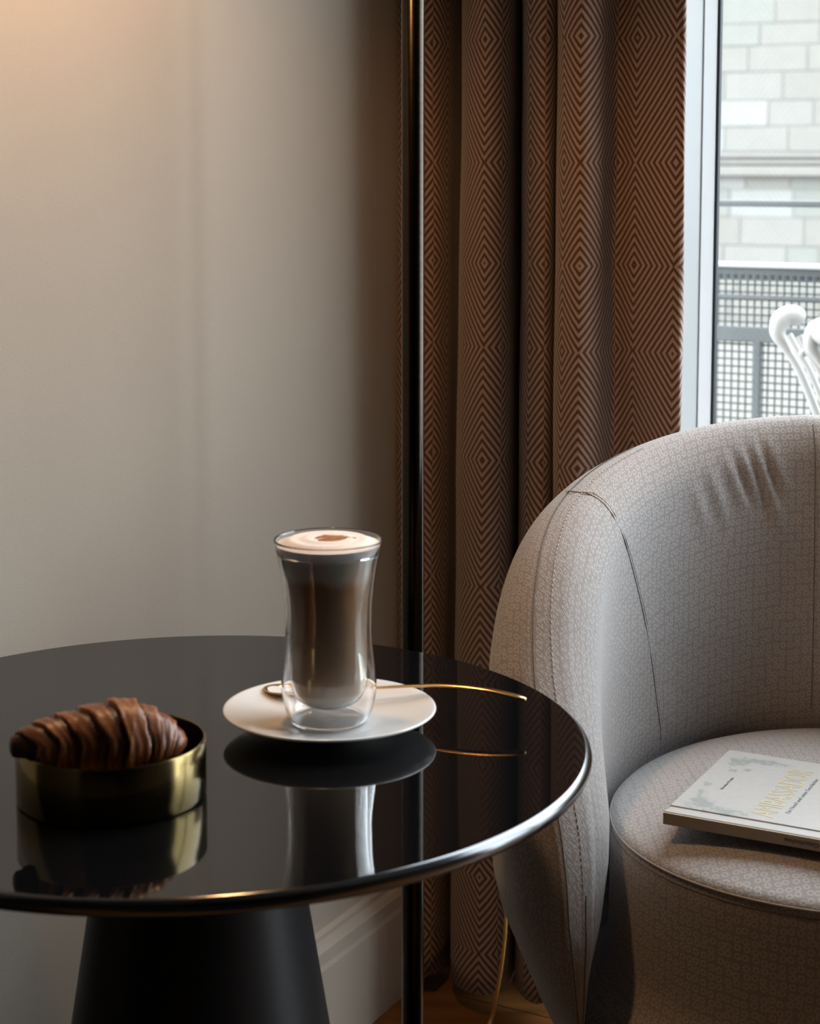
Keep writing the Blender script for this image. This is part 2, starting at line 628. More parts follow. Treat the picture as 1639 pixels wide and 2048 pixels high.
def bead_ring(bm, s0, s1, z0, z1, wdt, dback, dfront_out, dfront_in):
    """mitred bead: deep at its outer edge, shallow at the glass"""
    def loop(o, dd):
        return [bm.verts.new(R(x, dd, z)) for x, z in ((s0 + o, z0 + o), (s1 - o, z0 + o), (s1 - o, z1 - o), (s0 + o, z1 - o))]
    A = loop(0, dback); B = loop(0, dfront_out); Cc = loop(wdt * 0.10, dfront_out); D = loop(wdt, dfront_in); E = loop(wdt, dback)
    for X, Y in ((A, B), (B, Cc), (Cc, D), (D, E)):
        for i in range(4):
            j = (i + 1) % 4
            bm.faces.new((X[i], X[j], Y[j], Y[i]))
    bmesh.ops.recalc_face_normals(bm, faces=bm.faces)


cuts = [0.3265, 1.72, WS1 - 0.02]
for i in range(2):
    e = empty('window_%d' % (i + 1), R((cuts[i] + cuts[i + 1]) / 2, 0, WZ0))
    struct(e, 'white framed balcony window, %s sash' % ('curtain side', 'far')[i])
    a, b = cuts[i] + (0.022 if i else 0.0), cuts[i + 1] - (0.0 if i else 0.022)

    def put(o):
        o.parent = e
        o.matrix_parent_inverse = Matrix.Translation(-e.location)
        return o
    bm = bmesh.new()
    if i == 0:
        add_box(bm, WS0, a, -0.112, 0.004, WZ0, WZ1, ROOM_ROT, 0.002)
        add_box(bm, b, b + 0.044, -0.15, -0.06, WZ0 + 0.02, WZ1 - 0.02, ROOM_ROT, 0.002)
    else:
        add_box(bm, b, WS1, -0.20, 0.004, WZ0, WZ1, ROOM_ROT, 0.002)
    add_box(bm, a, b, -0.20, 0.004, WZ1 - 0.02, WZ1, ROOM_ROT, 0.002)
    add_box(bm, a, b, -0.20, 0.004, WZ0, WZ0 + 0.02, ROOM_ROT, 0.002)
    put(bobj('frame', bm, M['frame_white']))
    bm = bmesh.new()
    rect_ring(bm, a, b, WZ0 + 0.02, WZ1 - 0.02, 0.0010, -0.111, -0.082)
    put(bobj('sash', bm, M['frame_white']))
    bm = bmesh.new()
    bead_ring(bm, a + 0.0008, b - 0.0008, WZ0 + 0.0208, WZ1 - 0.0208, 0.0120, -0.110, -0.0815, -0.098)
    put(bobj('glazing_bead', bm, M['bead_white']))
    bm = bmesh.new()
    rect_ring(bm, a + 0.0126, b - 0.0126, WZ0 + 0.0326, WZ1 - 0.0326, 0.0040, -0.110, -0.0995)
    put(bobj('gasket', bm, M['gasket']))
    put(boxobj('pane', (a + 0.014, b - 0.014, -0.112, -0.106, WZ0 + 0.034, WZ1 - 0.034), M['pane'], mtx=ROOM_ROT))

# ---- dark cabinet added out of view, to darken bowl reflections and wall bounce
wd = empty('added_wardrobe', R(0.17, 2.25, 0))
struct(wd, 'unseen tall dark cabinet added along the left wall to cut reflected light')


def wput(o, par=None):
    o.parent = wd
    o.matrix_parent_inverse = Matrix.Translation(-wd.location)
    return o


wput(boxobj('body', (0.022, 0.33, 1.40, 3.10, 0.0, 2.40), M['dark_wood'], mtx=ROOM_ROT, bev=0.003))
for k in range(3):
    d0 = 1.40 + k * 0.5667
    dr = wput(boxobj('door', (0.33, 0.35, d0 + 0.003, d0 + 0.5637, 0.06, 2.38), M['dark_wood'], mtx=ROOM_ROT, bev=0.002))
    hd = boxobj('handle', (0.35, 0.372, d0 + 0.50, d0 + 0.512, 0.95, 1.15), M['bronze'], mtx=ROOM_ROT, bev=0.003)
    hd.parent = dr

added_rug = boxobj('added_rug', (0.75, 3.3, 1.45, 3.9, 0.0, 0.009), M['added_rug'], mtx=ROOM_ROT, bev=0.003)  # added out of view: darkens the floor mirrored in the brass bowl
tag(added_rug, 'dark charcoal mat added out of view on the oak floor to keep its reflection dark', 'added_rug')

# ================================================================== OUTSIDE
struct(boxobj('ground', (-40, 40, -40, 40, -6.2, -6.0), M['concrete'], mtx=ROOM_ROT), 'pale street far below the balcony')
bal = tag(boxobj('balcony_slab', (-0.6, 4.2, -1.45, -0.20, -0.20, -0.03), M['concrete'], mtx=ROOM_ROT, bev=0.005), 'pale concrete balcony floor outside the window', 'balcony')

fac = empty('outside_building', R(-3.5, -14.0, -6.0))
tag(fac, 'pale sunless stone building across the street behind the balcony railing', 'building')
FI = Matrix.Translation(-fac.location)


def fput(o):
    o.parent = fac
    o.matrix_parent_inverse = FI
    return o


fput(boxobj('facade_wall', (-14, 9, -15.0, -14.03, -6.0, 5.5), M['mortar'], mtx=ROOM_ROT))
# moulded string course
for z0, z1, dd in ((0.945, 1.035, 0.10), (1.05, 1.085, 0.06), (1.11, 1.145, 0.03)):
    fput(boxobj('string_course', (-14, 9, -14.04, -14.0 + dd, z0, z1), M['stone1'], mtx=ROOM_ROT, bev=0.012))
z = -0.6
count = 0
while z < 3.4:
    h = random.choice((0.20, 0.235, 0.26))
    if z < 0.94 < z + h or 0.94 <= z < 1.15:
        if z >= 0.94:
            z = 1.16
            continue
        h = 0.935 - z
        if h < 0.09:
            z = 1.16
            continue
    s = -5.7 - random.uniform(0, 0.3)
    while s < -2.2:
        L = random.choice((0.24, 0.30, 0.42, 0.55, 0.60))
        k = 4 if random.random() < 0.09 else random.choice((0, 1, 2, 3, 3, 0))
        fput(boxobj('stone', (s + 0.004, s + L - 0.004, -14.03, -14.024 + random.uniform(0.0, 0.010), z + 0.004, z + h - 0.004), M['stone%d' % k], mtx=ROOM_ROT, bev=0.006))
        count += 1
        s += L
    z += h

# ---- railing
RD = -1.25
rl = empty('balcony_railing', R(1.6, RD, -0.03))
tag(rl, 'grey steel balcony railing with square wire mesh infill', 'railing')
RI = Matrix.Translation(-rl.location)


def rput(o):
    o.parent = rl
    o.matrix_parent_inverse = RI
    return o


RS0, RS1 = -0.75, 4.1
rput(boxobj('top_bar', (RS0, RS1, RD - 0.008, RD + 0.008, 1.0005, 1.013), M['rail'], mtx=ROOM_ROT, bev=0.003))
rput(boxobj('handrail_cap', (RS0, RS1, RD - 0.030, RD + 0.030, 0.8838, 0.8915), M['rail_light'], mtx=ROOM_ROT, bev=0.002))
rput(boxobj('upper_rail', (RS0, RS1, RD - 0.014, RD + 0.014, 0.8584, 0.8838), M['rail'], mtx=ROOM_ROT, bev=0.002))
rput(boxobj('rail', (RS0, RS1, RD + 0.004, RD + 0.018, 0.8215, 0.8300), M['rail'], mtx=ROOM_ROT, bev=0.002))
rput(boxobj('middle_rail', (RS0, RS1, RD - 0.014, RD + 0.014, 0.7394, 0.768), M['rail'], mtx=ROOM_ROT, bev=0.002))
rput(boxobj('bottom_rail', (RS0, RS1, RD - 0.014, RD + 0.014, 0.06, 0.085), M['rail'], mtx=ROOM_ROT, bev=0.002))
ps = 0.0485
for k in range(-1, 4):
    rput(boxobj('post', (ps + k * 1.1 - 0.0075, ps + k * 1.1 + 0.0075, RD - 0.014, RD + 0.014, -0.03, 1.002 if k % 2 == 1 else 0.745), M['rail'], mtx=ROOM_ROT, bev=0.002))
# perforated strip under the cap: square studs standing proud
bm = bmesh.new()
pitch = 0.0146
k = 0
x = RS0
while x < RS1:
    add_box(bm, x + 0.0045, x + 0.0110, RD + 0.013, RD + 0.0165, 0.8625, 0.8695, ROOM_ROT)
    x += pitch
o = rput(bobj('perforation', bm, M['gasket']))
o['kind'] = 'stuff'
bm = bmesh.new()
x = RS0
while x < RS1:
    add_box(bm, x - 0.0014, x + 0.0014, RD - 0.0015, RD + 0.0015, 0.085, 0.8584, ROOM_ROT)
    x += pitch
z = 0.09
while z < 0.858:
    add_box(bm, RS0, RS1, RD - 0.0045, RD - 0.0015, z - 0.0014, z + 0.0014, ROOM_ROT)
    z += pitch
o = rput(bobj('wire_mesh', bm, M['mesh_steel']))
o['kind'] = 'stuff'

# ---- white balcony chair (cane-like bundles wrapped at the scrolled top of the back)
oc = empty('balcony_chair', (0.78, 2.92, -0.03))
tag(oc, 'white balcony armchair with scrolled cane back, outside the window', 'chair')
OI = Matrix.Translation(-oc.location)


def oput(o):
    o.parent = oc
    o.matrix_parent_inverse = OI
    return o


def arch(dx, dy, dz, r):
    base = [(0.735, 2.95, 0.43), (0.700, 2.97, 0.56), (0.655, 2.985, 0.68), (0.630, 2.992, 0.725), (0.615, 2.997, 0.752), (0.622, 3.00, 0.775),
            (0.640, 3.0, 0.782), (0.658, 2.995, 0.772)]
    return [(x + dx, y + dy, z + dz) for x, y, z in base]


oput(tube('scroll_post', crv(arch(0, 0, 0, 0), 6), [0.0075] * 6 * 3 + list(np.linspace(0.0085, 0.017, 12)) + [0.017] * 8 + [0.0165, 0.0155, 0.013, 0.009, 0.003], M['white_paint'], seg=14))
oput(tube('scroll_post', crv(arch(0.040, -0.075, -0.012, 0), 6), [0.0075] * 6 * 3 + list(np.linspace(0.0085, 0.016, 12)) + [0.016] * 8 + [0.0155, 0.0145, 0.0125, 0.009, 0.003], M['white_paint'], seg=14))
for dx, dy in ((0.014, -0.02), (0.026, -0.045)):
    oput(tube('cane', crv([(x + dx, y + dy, z) for x, y, z in arch(0, 0, 0, 0)[:5]], 5), 0.006, M['white_paint'], seg=10))
for (x, y, z) in ((0.648, 2.955, 0.722), (0.665, 2.93, 0.722)):
    oput(lathe('bead', [(0, -0.007), (0.005, -0.005), (0.007, 0), (0.005, 0.005), (0, 0.007)], M['white_paint'], seg=12, center=(x, y, z)))
oput(tube('top_rail', crv([(0.658, 2.925, 0.762), (0.70, 2.88, 0.745), (0.80, 2.82, 0.735), (0.92, 2.80, 0.74), (1.05, 2.84, 0.75)], 6), 0.015, M['white_paint'], seg=14))
LIFT = 0.05
oc.location.z += LIFT
for k in range(5):
    t = k / 4
    oput(tube('slat', [(0.72 + 0.27 * t, 2.87 - 0.05 * math.sin(t * 3.1), 0.742), (0.78 + 0.25 * t, 2.87, 0.43)], 0.005, M['white_paint'], seg=10))
oput(lathe('seat', [(0, 0.44), (0.19, 0.44), (0.205, 0.43), (0.205, 0.415), (0.19, 0.405), (0, 0.405)], M['white_paint'], seg=40, center=(0.90, 2.95, 0)))
for x, y in ((0.76, 2.98), (0.86, 2.81), (1.02, 2.90), (0.92, 3.08)):
    oput(tube('leg', [(x, y, 0.41), (x, y, -0.03)], 0.011, M['white_paint'], seg=10))

# ================================================================== CURTAIN
CP0 = Vector((-0.0126, 2.306, 0))


def azk(px):      # ratio X/Y of a photo column
    dx = (px - 819.5) / 3600
    return dx / (math.cos(TILT) - 0.08 * math.sin(TILT))


def curtain_pt(px, dcm):
    k = azk(px)
    P = CP0 + N2 * (dcm / 100)
    s = (k * P.y - P.x) / (U2.x - k * U2.y)
    return np.array((P.x + U2.x * s, P.y + U2.y * s))


CC = [(786, 786, -1.5, 0), (793, 791, 1.5, 0), (825, 822, 3.2, 1), (865, 862, 2.6, 1), (893, 884, 0, 1), (914, 899, -3.5, 0), (929, 914, -6, 0),
      (926, 909, -3, 0), (922, 904, 0.8, 0), (934, 918, 3.6, 0), (967, 960, 5.2, 1), (1000, 998, 4.0, 1), (1021, 1021, 1, 0), (1035, 1035, -4, 0),
      (1044, 1042, -6, 1), (1042, 1040, -3, 0), (1040, 1038, 0.5, 0), (1056, 1054, 3, 1), (1085, 1083, 3.4, 1), (1103, 1101, 1.5, 0), (1113, 1111, -1.2, 0),
      (1110, 1109, 0.5, 0), (1107.5, 1107, 2.6, 0), (1121, 1120, 4.6, 1), (1153, 1153, 5.5, 1), (1190, 1190, 3.5, 0), (1224, 1224, -1.0, 1), (1262, 1264, -0.3, 1),
      (1305, 1308, 0.7, 0), (1339, 1343, 1.3, 1), (1352, 1357, 1.2, 0), (1356, 1361, 0.6, 0)]
SUB = 10


def curtain_profile(which):
    pts = [curtain_pt(c[which], c[2]) for c in CC]
    return smooth_prof(pts, SUB)


top_p, bot_p = np.array(curtain_profile(0)), np.array(curtain_profile(1))
seg_len = np.hypot(*np.diff((top_p + bot_p) / 2, axis=0).T)
arc = np.concatenate([[0], np.cumsum(seg_len)])
kink_cols = [i * SUB for i, c in enumerate(CC) if c[3]]
# piecewise-linear g(u): +-1.4 slope, flips at each kink; some kinks also shift half a stripe (square spirals)
g = np.zeros(len(arc))
offs = np.zeros(len(arc))
sg, val, off = 1.0, 0.0, 0.0
ki = 0
for i in range(1, len(arc)):
    val += sg * 1.38 * (arc[i] - arc[i - 1])
    g[i] = val
    if i in kink_cols:
        sg = -sg
        ki += 1
        if ki % 3 == 2:
            off += 0.0056
    offs[i] = off
ZK = [2.6, 2.46, 2.22, 2.05, 1.84, 1.63, 1.50, 1.371, 1.234, 1.087, 0.965, 0.862, 0.722, 0.563, 0.459, 0.349, 0.187, 0.086, 0.031]
zs = []
hv = []
sgz, v = 1.0, 0.0
for a, b in zip(ZK, ZK[1:]):
    nseg = max(2, int((a - b) / 0.035))
    for k in range(nseg):
        zs.append(a + (b - a) * k / nseg)
        hv.append(v + sgz * (a - zs[-1]))
    v += sgz * (a - b)
    sgz = -sgz
zs.append(ZK[-1]); hv.append(v)
NC, NR = len(arc), len(zs)
verts = []
for j, z in enumerate(zs):
    t = float(np.clip((1.25 - z) / 1.25, 0, 1))
    P = top_p * (1 - t) + bot_p * t
    for i in range(NC):
        q = P[i]
        rip = 0.0016 * math.sin(z * 9 + i * 0.09) + 0.001 * math.sin(z * 23 + i * 0.21)
        hem = 0.0022 * math.sin(i * 0.13) if j == NR - 1 else 0.0
        verts.append((q[0] + N2.x * rip, q[1] + N2.y * rip, z + hem))
faces, lu, lc = [], [], []
for j in range(NR - 1):
    for i in range(NC - 1):
        faces.append((j * NC + i, (j + 1) * NC + i, (j + 1) * NC + i + 1, j * NC + i + 1))
        o_ = offs[i]
        for ii, jj in ((i, j), (i, j + 1), (i + 1, j + 1), (i + 1, j)):
            lu.append((g[ii] + o_, hv[jj]))
            lc.append((arc[ii], zs[jj]))
cur = obj('curtain', verts, faces, M['curtain'])
tag(cur, 'brown patterned curtain hanging in deep folds beside the window', 'curtain')
for nm, dat in (('weave', lu), ('cloth', lc)):
    uvl = cur.data.uv_layers.new(name=nm)
    uvl.data.foreach_set('uv', [c for p_ in dat for c in p_])
sm = cur.modifiers.new('thickness', 'SOLIDIFY')
sm.thickness = 0.0016
sm.offset = 0

cr = empty('curtain_rail', R(1.5, 0.11, 2.63))
tag(cr, 'slim white curtain rail along the window wall at the ceiling', 'curtain rail')
o = boxobj('track', (0.0, 3.4, 0.095, 0.125, 2.625, 2.70), M['frame_white'], mtx=ROOM_ROT, bev=0.002)
o.parent = cr; o.matrix_parent_inverse = Matrix.Translation(-cr.location)
for k in range(6):
    q = curtain_pt(800 + k * 105, 1.0)
    o = tube('hook', [(q[0], q[1], 2.604), (q[0], q[1], 2.626)], 0.002, M['frame_white'], seg=8)
    o.parent = cr; o.matrix_parent_inverse = Matrix.Translation(-cr.location)

# ================================================================== ARMCHAIR
CX, CY = 0.431, 1.635
ch = empty('armchair', (CX, CY, LIFT))
tag(ch, 'grey upholstered tub armchair with a round seat beside the window', 'armchair')
TOP = [(0, 0.765), (11, 0.762), (22, 0.7565), (34, 0.746), (48, 0.730), (57, 0.717), (68, 0.697), (78, 0.668), (86, 0.632), (93, 0.590), (100, 0.546),
       (107, 0.496), (112, 0.440), (115, 0.380), (116.4, 0.32), (116.8, 0.12)]
RO = [(0.12, 0.245), (0.16, 0.262), (0.20, 0.280), (0.2343, 0.2967), (0.2653, 0.3113), (0.3115, 0.3308), (0.3472, 0.3453), (0.3774, 0.3526), (0.43, 0.356),
      (0.4856, 0.357), (0.534, 0.3575), (0.568, 0.357), (0.611, 0.353), (0.66, 0.347), (0.72, 0.339), (0.78, 0.331)]
RIN = [(0.12, 0.24), (0.20, 0.274), (0.28, 0.306), (0.324, 0.289), (0.369, 0.270), (0.415, 0.258), (0.45, 0.253), (0.55, 0.253), (0.65, 0.258), (0.78, 0.268)]
tp = np.array(smooth_prof(TOP, 8))
RM = 0.305
bx, bz = np.radians(tp[:, 0]) * RM, tp[:, 1]
# resample boundary uniformly
bl = np.concatenate([[0], np.cumsum(np.hypot(np.diff(bx), np.diff(bz)))])
NCOL = 190
q = np.linspace(0, bl[-1], NCOL)
bx, bz = np.interp(q, bl, bx), np.interp(q, bl, bz)


def edge_dist(a, z):
    return float(np.min(np.hypot(bx - a, bz - z)))


RR = 0.046


def gauss_ridge(phi, z, p0, z0, p1, z1, wd, amp):
    # distance to a segment in (arc, z)
    A = np.array((math.radians(p0) * 0.26, z0)); B = np.array((math.radians(p1) * 0.26, z1)); P = np.array((math.radians(phi) * 0.26, z))
    t = float(np.clip(np.dot(P - A, B - A) / np.dot(B - A, B - A), 0, 1))
    dd = np.linalg.norm(P - A - t * (B - A))
    return amp * math.exp(-(dd / wd) ** 2) * math.sin(math.pi * min(max(t * 0.86 + 0.07, 0), 1))


RIDGES = [(-14.0, 0.742, -6.0, 0.635, 0.0042, 0.0040), (-17.5, 0.738, -12.0, 0.675, 0.0055, 0.0034), (-21.0, 0.728, -16.0, 0.668, 0.006, 0.0030),
          (-26.0, 0.715, -21.5, 0.655, 0.007, 0.0028), (-10.5, 0.742, -5.5, 0.68, 0.005, 0.0022), (-15.8, 0.735, -10.0, 0.66, 0.005, -0.0035),
          (-19.3, 0.728, -14.0, 0.668, 0.005, -0.003), (-12.0, 0.738, -7.5, 0.675, 0.005, -0.0030), (-31, 0.70, -27, 0.65, 0.008, 0.002)]


def shell_pt(phi, z, side, dist=None):
    """phi in degrees (left negative); side +1 outer, -1 inner"""
    a = math.radians(abs(phi)) * RM
    dd = edge_dist(a, z) if dist is None else dist
    ro = interp(RO, z)
    ri = min(interp(RIN, z) + 0.006 * math.cos(math.radians(3 * phi)), ro - 0.004)
    mid, half = (ro + ri) / 2, (ro - ri) / 2
    rr = min(RR, 0.02 + half)
    t = min(dd / rr, 1.0)
    h = half * math.sqrt(max(0.0, 1 - (1 - t) ** 2))
    r = mid + side * h
    if side < 0 and -34 < phi < -2 and 0.6 < z < 0.76:
        r -= sum(gauss_ridge(phi, z, *rd) for rd in RIDGES)
    p = math.radians(phi)
    return Vector((r * math.sin(p), r * math.cos(p), z))


K = 58
# sampling along each line from the rim to the foot of the shell: dense near the rim
tt = np.concatenate([[0], np.cumsum(np.linspace(0.25, 1.6, K - 1))]); tt /= tt[-1]
verts, uvs = [], []
cols = []
for sgn in (-1, 1):
    rng = range(NCOL - 1, -1, -1) if sgn < 0 else range(1, NCOL)
    for c in rng:
        cols.append((sgn, c))
idx = {}
for ci, (sgn, c) in enumerate(cols):
    a0, z0 = bx[c], bz[c]
    a1, z1 = a0 * (0.80 if c > 0 else 1.0), 0.12
    for side in (1, -1):
        for k in range(K):
            a, z = a0 + (a1 - a0) * tt[k], z0 + (z1 - z0) * tt[k]
            if k == 0 and side < 0:
                idx[(ci, side, k)] = idx[(ci, 1, 0)]
                continue
            phi = sgn * math.degrees(a / RM)
            dd = 0.0 if k == 0 else edge_dist(a, z)
            idx[(ci, side, k)] = len(verts)
            verts.append(shell_pt(phi, z, side, dd))
            uvs.append((sgn * a * (1.12 if side > 0 else 0.86) + (3.0 if side < 0 else 0), z))
# texture coordinates by arc length on the surface itself
nC = len(cols)
mid_c = NCOL - 1
PV = np.array([tuple(v) for v in verts])
UVN = {}
for side in (1, -1):
    G = np.array([[PV[idx[(ci, side, k)]] for k in range(K)] for ci in range(nC)])
    du = np.linalg.norm(np.diff(G, axis=0), axis=2)
    uu = np.concatenate([np.zeros((1, K)), np.cumsum(du, axis=0)]); uu -= uu[mid_c]
    dv = np.linalg.norm(np.diff(G, axis=1), axis=2)
    vv = np.concatenate([np.zeros((nC, 1)), np.cumsum(dv, axis=1)], axis=1)
    UVN[side] = (uu + (0 if side > 0 else 3.0), -vv if side > 0 else vv)
faces, luv = [], []
for ci in range(len(cols) - 1):
    for k in range(K - 1):
        f = (idx[(ci, 1, k)], idx[(ci, 1, k + 1)], idx[(ci + 1, 1, k + 1)], idx[(ci + 1, 1, k)])
        faces.append(f)
        f2 = (idx[(ci, -1, k)], idx[(ci + 1, -1, k)], idx[(ci + 1, -1, k + 1)], idx[(ci, -1, k + 1)])
        faces.append(f2)
shell = obj('backrest_shell', verts, faces, M['fabric'], ch)
uvl = shell.data.uv_layers.new(name='cloth')
luv = []
for ci in range(nC - 1):
    for k in range(K - 1):
        for c_, k_ in ((ci, k), (ci, k + 1), (ci + 1, k + 1), (ci + 1, k)):
            luv += [UVN[1][0][c_, k_], UVN[1][1][c_, k_]]
        for c_, k_ in ((ci, k), (ci + 1, k), (ci + 1, k + 1), (ci, k + 1)):
            luv += [UVN[-1][0][c_, k_], UVN[-1][1][c_, k_]]
uvl.data.foreach_set('uv', luv)


def seat_r(phi):
    return 0.242 + 0.007 * math.cos(3 * phi)


def radial_solid(name, prof, m, parent, seg=120, uvscale=True):
    """prof: list of (radius offset from the seat outline or ('abs', f), z, scale)"""
    verts, faces, uv = [], [], []
    for sc_, off_, z in prof:
        for k in range(seg):
            p = 2 * math.pi * k / seg
            r = seat_r(p) * sc_ + off_
            verts.append((r * math.sin(p), r * math.cos(p), z))
    for j in range(len(prof) - 1):
        for k in range(seg):
            k2 = (k + 1) % seg
            faces.append((j * seg + k, (j + 1) * seg + k, (j + 1) * seg + k2, j * seg + k2))
    o = obj(name, verts, faces, m, parent)
    return o, seg


prof = []
for t in np.linspace(0.0, 1.0, 26):
    prof.append((t, 0.0, 0.4305 + 0.0255 * (1 - t ** 4.2)))
prof.append((1.0, 0.0008, 0.4275))
prof[0] = (0.002, 0, 0.456)
sc_o, sg_ = radial_solid('seat_cushion', prof, M['fabric'], ch)
uvl = sc_o.data.uv_layers.new(name='cloth')
for lp in sc_o.data.loops:
    v_ = sc_o.data.vertices[lp.vertex_index].co
    uvl.data[lp.index].uv = (v_.x + 6, v_.y)
DR = [(0.428, 0.242), (0.41, 0.2432), (0.3757, 0.2431), (0.34, 0.2433), (0.3157, 0.2443), (0.300, 0.2480), (0.288, 0.254), (0.271, 0.2660), (0.2485, 0.2718), (0.22, 0.272),
      (0.15, 0.262), (0.06, 0.25), (-0.018, 0.243), (-0.0205, 0.20)]
prof = [(1.0, r - 0.242, z) for z, r in smooth_prof(DR, 4)]
sb_o, sg_ = radial_solid('seat_base', prof, M['fabric'], ch, 160)
uvl = sb_o.data.uv_layers.new(name='cloth')
for poly in sb_o.data.polygons:
    ks = [v % 160 for v in poly.vertices]
    wrap = max(ks) > 150 and min(ks) < 10
    for li, vi in zip(poly.loop_indices, poly.vertices):
        kk = vi % 160
        if wrap and kk < 10:
            kk += 160
        uvl.data[li].uv = (9 + kk / 160 * 2 * math.pi * 0.245, sb_o.data.vertices[vi].co.z)
lathe('plinth', [(0, -0.05), (0.19, -0.05), (0.195, -0.046), (0.195, -0.02), (0, -0.02)], M['pedestal'], ch, 64)
ring = []
for k in range(161):
    p_ = 2 * math.pi * k / 160
    r_ = seat_r(p_) + 0.0004
    ring.append((r_ * math.sin(p_), r_ * math.cos(p_), 0.4285))
tube('piping', ring, 0.0010, M['fabric'], ch, 10, cap=False)
tube('seam', [((seat_r(2 * math.pi * k / 160) + 0.0006) * math.sin(2 * math.pi * k / 160), (seat_r(2 * math.pi * k / 160) + 0.0006) * math.cos(2 * math.pi * k / 160), 0.4215) for k in range(161)],
     0.00035, M['fabric_dark'], ch, 6, cap=False)


def on_boundary(i0, side, inset, lift=0.0006):
    """point a little inside the rim line"""
    a0, z0 = bx[i0], bz[i0]
    a1, z1 = a0 * 0.80, 0.12
    L = math.hypot(a1 - a0, z1 - z0)
    t = inset / L
    a, z = a0 + (a1 - a0) * t, z0 + (z1 - z0) * t
    p0 = shell_pt(-math.degrees(a / RM), z, side)
    return p0


# crest seam along the rim with a row of light stitches on the inner panel
crest = [on_boundary(i, 1, 0.0015) + Vector((0, 0, 0.0004)) for i in range(38, NCOL - 20)]
tube('crest_seam', crest, 0.0005, M['fabric_dark'], ch, 6)
bm = bmesh.new()
for i in range(38, NCOL - 44):
    p0, p1 = on_boundary(i, -1, 0.00022), on_boundary(i + 1, -1, 0.00022)
    mid_ = p0.lerp(p1, 0.5)
    nrm = Vector((-0.3, -0.5, 0.8)).normalized()
    tube_bm(bm, [p0.lerp(p1, 0.15) + nrm * 0.0003, p0.lerp(p1, 0.7) + nrm * 0.0003], 0.00055, 6)
o = bobj('stitching', bm, M['fabric_light'], ch)
o['kind'] = 'stuff'
# inner panel seam, from the apex on the rim down to the seat
pin = [(-57, 0.7165), (-59.0, 0.7125), (-61.2, 0.704), (-61.8, 0.690), (-59.8, 0.668), (-56.5, 0.64), (-53, 0.605), (-50, 0.567), (-47, 0.52), (-45, 0.482), (-43.5, 0.455), (-43, 0.44)]
def top_at(p):
    return float(np.interp(math.radians(p) * RM, bx[:NCOL - 40], bz[:NCOL - 40]))


def panel_path(off_):
    P = []
    for th in np.linspace(-0.26, 1.05, 14):
        ins = 0.046 * (1 - math.cos(th))
        p_ = 61.6 - 0.5 * math.sin(max(th, 0) * 1.5)
        P.append(shell_pt(-p_ + off_, top_at(p_) - ins, 1 if th < 0 else -1))
    P += [shell_pt(a + off_, z, -1) for a, z in pin if z < 0.67]
    return [Vector(q_) for q_ in crv(P, 6)]


for off_, nm, r_, mm in ((0.0, 'panel_seam', 0.00055, 'fabric_dark'), (0.9, 'panel_seam', 0.00035, 'fabric_light')):
    tube(nm, panel_path(off_), r_, M[mm], ch, 6)
tube('back_seam', [shell_pt(0.6, z, -1) for z in np.linspace(0.757, 0.45, 40)], 0.0005, M['fabric_dark'], ch, 6)
tube('crest_seam', [on_boundary(i, -1, 0.0006) for i in range(NCOL - 52, NCOL - 20)], 0.0005, M['fabric_dark'], ch, 6)

# ================================================================== BOOK
E1 = Vector((0.0884, 0.1692, 0)).normalized()      # reading direction, away from the spine
E2 = Vector((0.1213, -0.0757, 0))
E2 = (E2 - E1 * E2.dot(E1)).normalized()           # down the spine
BK = Vector((0.2229, 1.5343, 0.4575 + LIFT))
book = empty('book', BK)
tag(book, 'pale hardback book with gold title lying on the armchair seat', 'book')
book.rotation_euler = (0, 0, math.atan2(E1.y, E1.x))
BW, BH, BT = 0.190, 0.255, 0.0112
# local frame: x away from the spine, -y down the spine
rr_ = 0.0022


def ybox(name, x0, x1, y0, y1, z0, z1, m, bev=0.0008):
    return boxobj(name, (x0, x1, -y1, -y0, z0, z1), m, book, None, bev)


ybox('page_block', 0.006, BW - 0.004, 0.004, BH - 0.004, 0.0020, BT - 0.0020, M['paper'], 0.0)


def cover(name, z0, z1):
    o = ybox(name, 0.0195, BW, 0.0, BH, z0, z1, M['cover'], 0.0006)
    return o


def flip_coords(o):
    return o


fc = cover('front_cover', BT - 0.0021, BT)
bc = cover('back_cover', 0.0, 0.0021)
# hinge groove strip and rounded joint
ybox('hinge', 0.0092, 0.0198, 0.0006, BH - 0.0006, BT - 0.0024, BT - 0.0012, M['cover'], 0.0002)
ybox('hinge', 0.0092, 0.0198, 0.0006, BH - 0.0006, 0.0012, 0.0024, M['cover'], 0.0002)
ybox('joint', 0.0022, 0.0096, 0.0, BH, BT - 0.0021, BT, M['cover'], 0.0006)
ybox('joint', 0.0022, 0.0096, 0.0, BH, 0.0, 0.0021, M['cover'], 0.0006)
ybox('spine', 0.0, 0.0024, 0.0, BH, 0.0, BT - 0.0006, M['spine'], 0.0006)


def text(name, body, size, m, loc, rot, sx_=1.0, sy_=1.0, align='LEFT', extrude=0.00012, offset=0.0):
    cu = bpy.data.curves.new(name, 'FONT')
    cu.body = body
    cu.size = size
    cu.extrude = extrude
    cu.offset = offset
    cu.align_x = align
    cu.align_y = 'CENTER'
    tmp = bpy.data.objects.new('tmp_text', cu)
    COL.objects.link(tmp)
    bpy.context.view_layer.update()
    me = bpy.data.meshes.new_from_object(tmp.evaluated_get(bpy.context.evaluated_depsgraph_get()))
    bpy.data.objects.remove(tmp)
    me.name = name
    me.materials.clear()
    me.materials.append(m)
    xs = [v.co.x for v in me.vertices]
    o = bpy.data.objects.new(name, me)
    link(o, book)
    o.location = loc
    o.rotation_euler = rot
    o.scale = (sx_, sy_, 1)
    return o, (min(xs), max(xs))


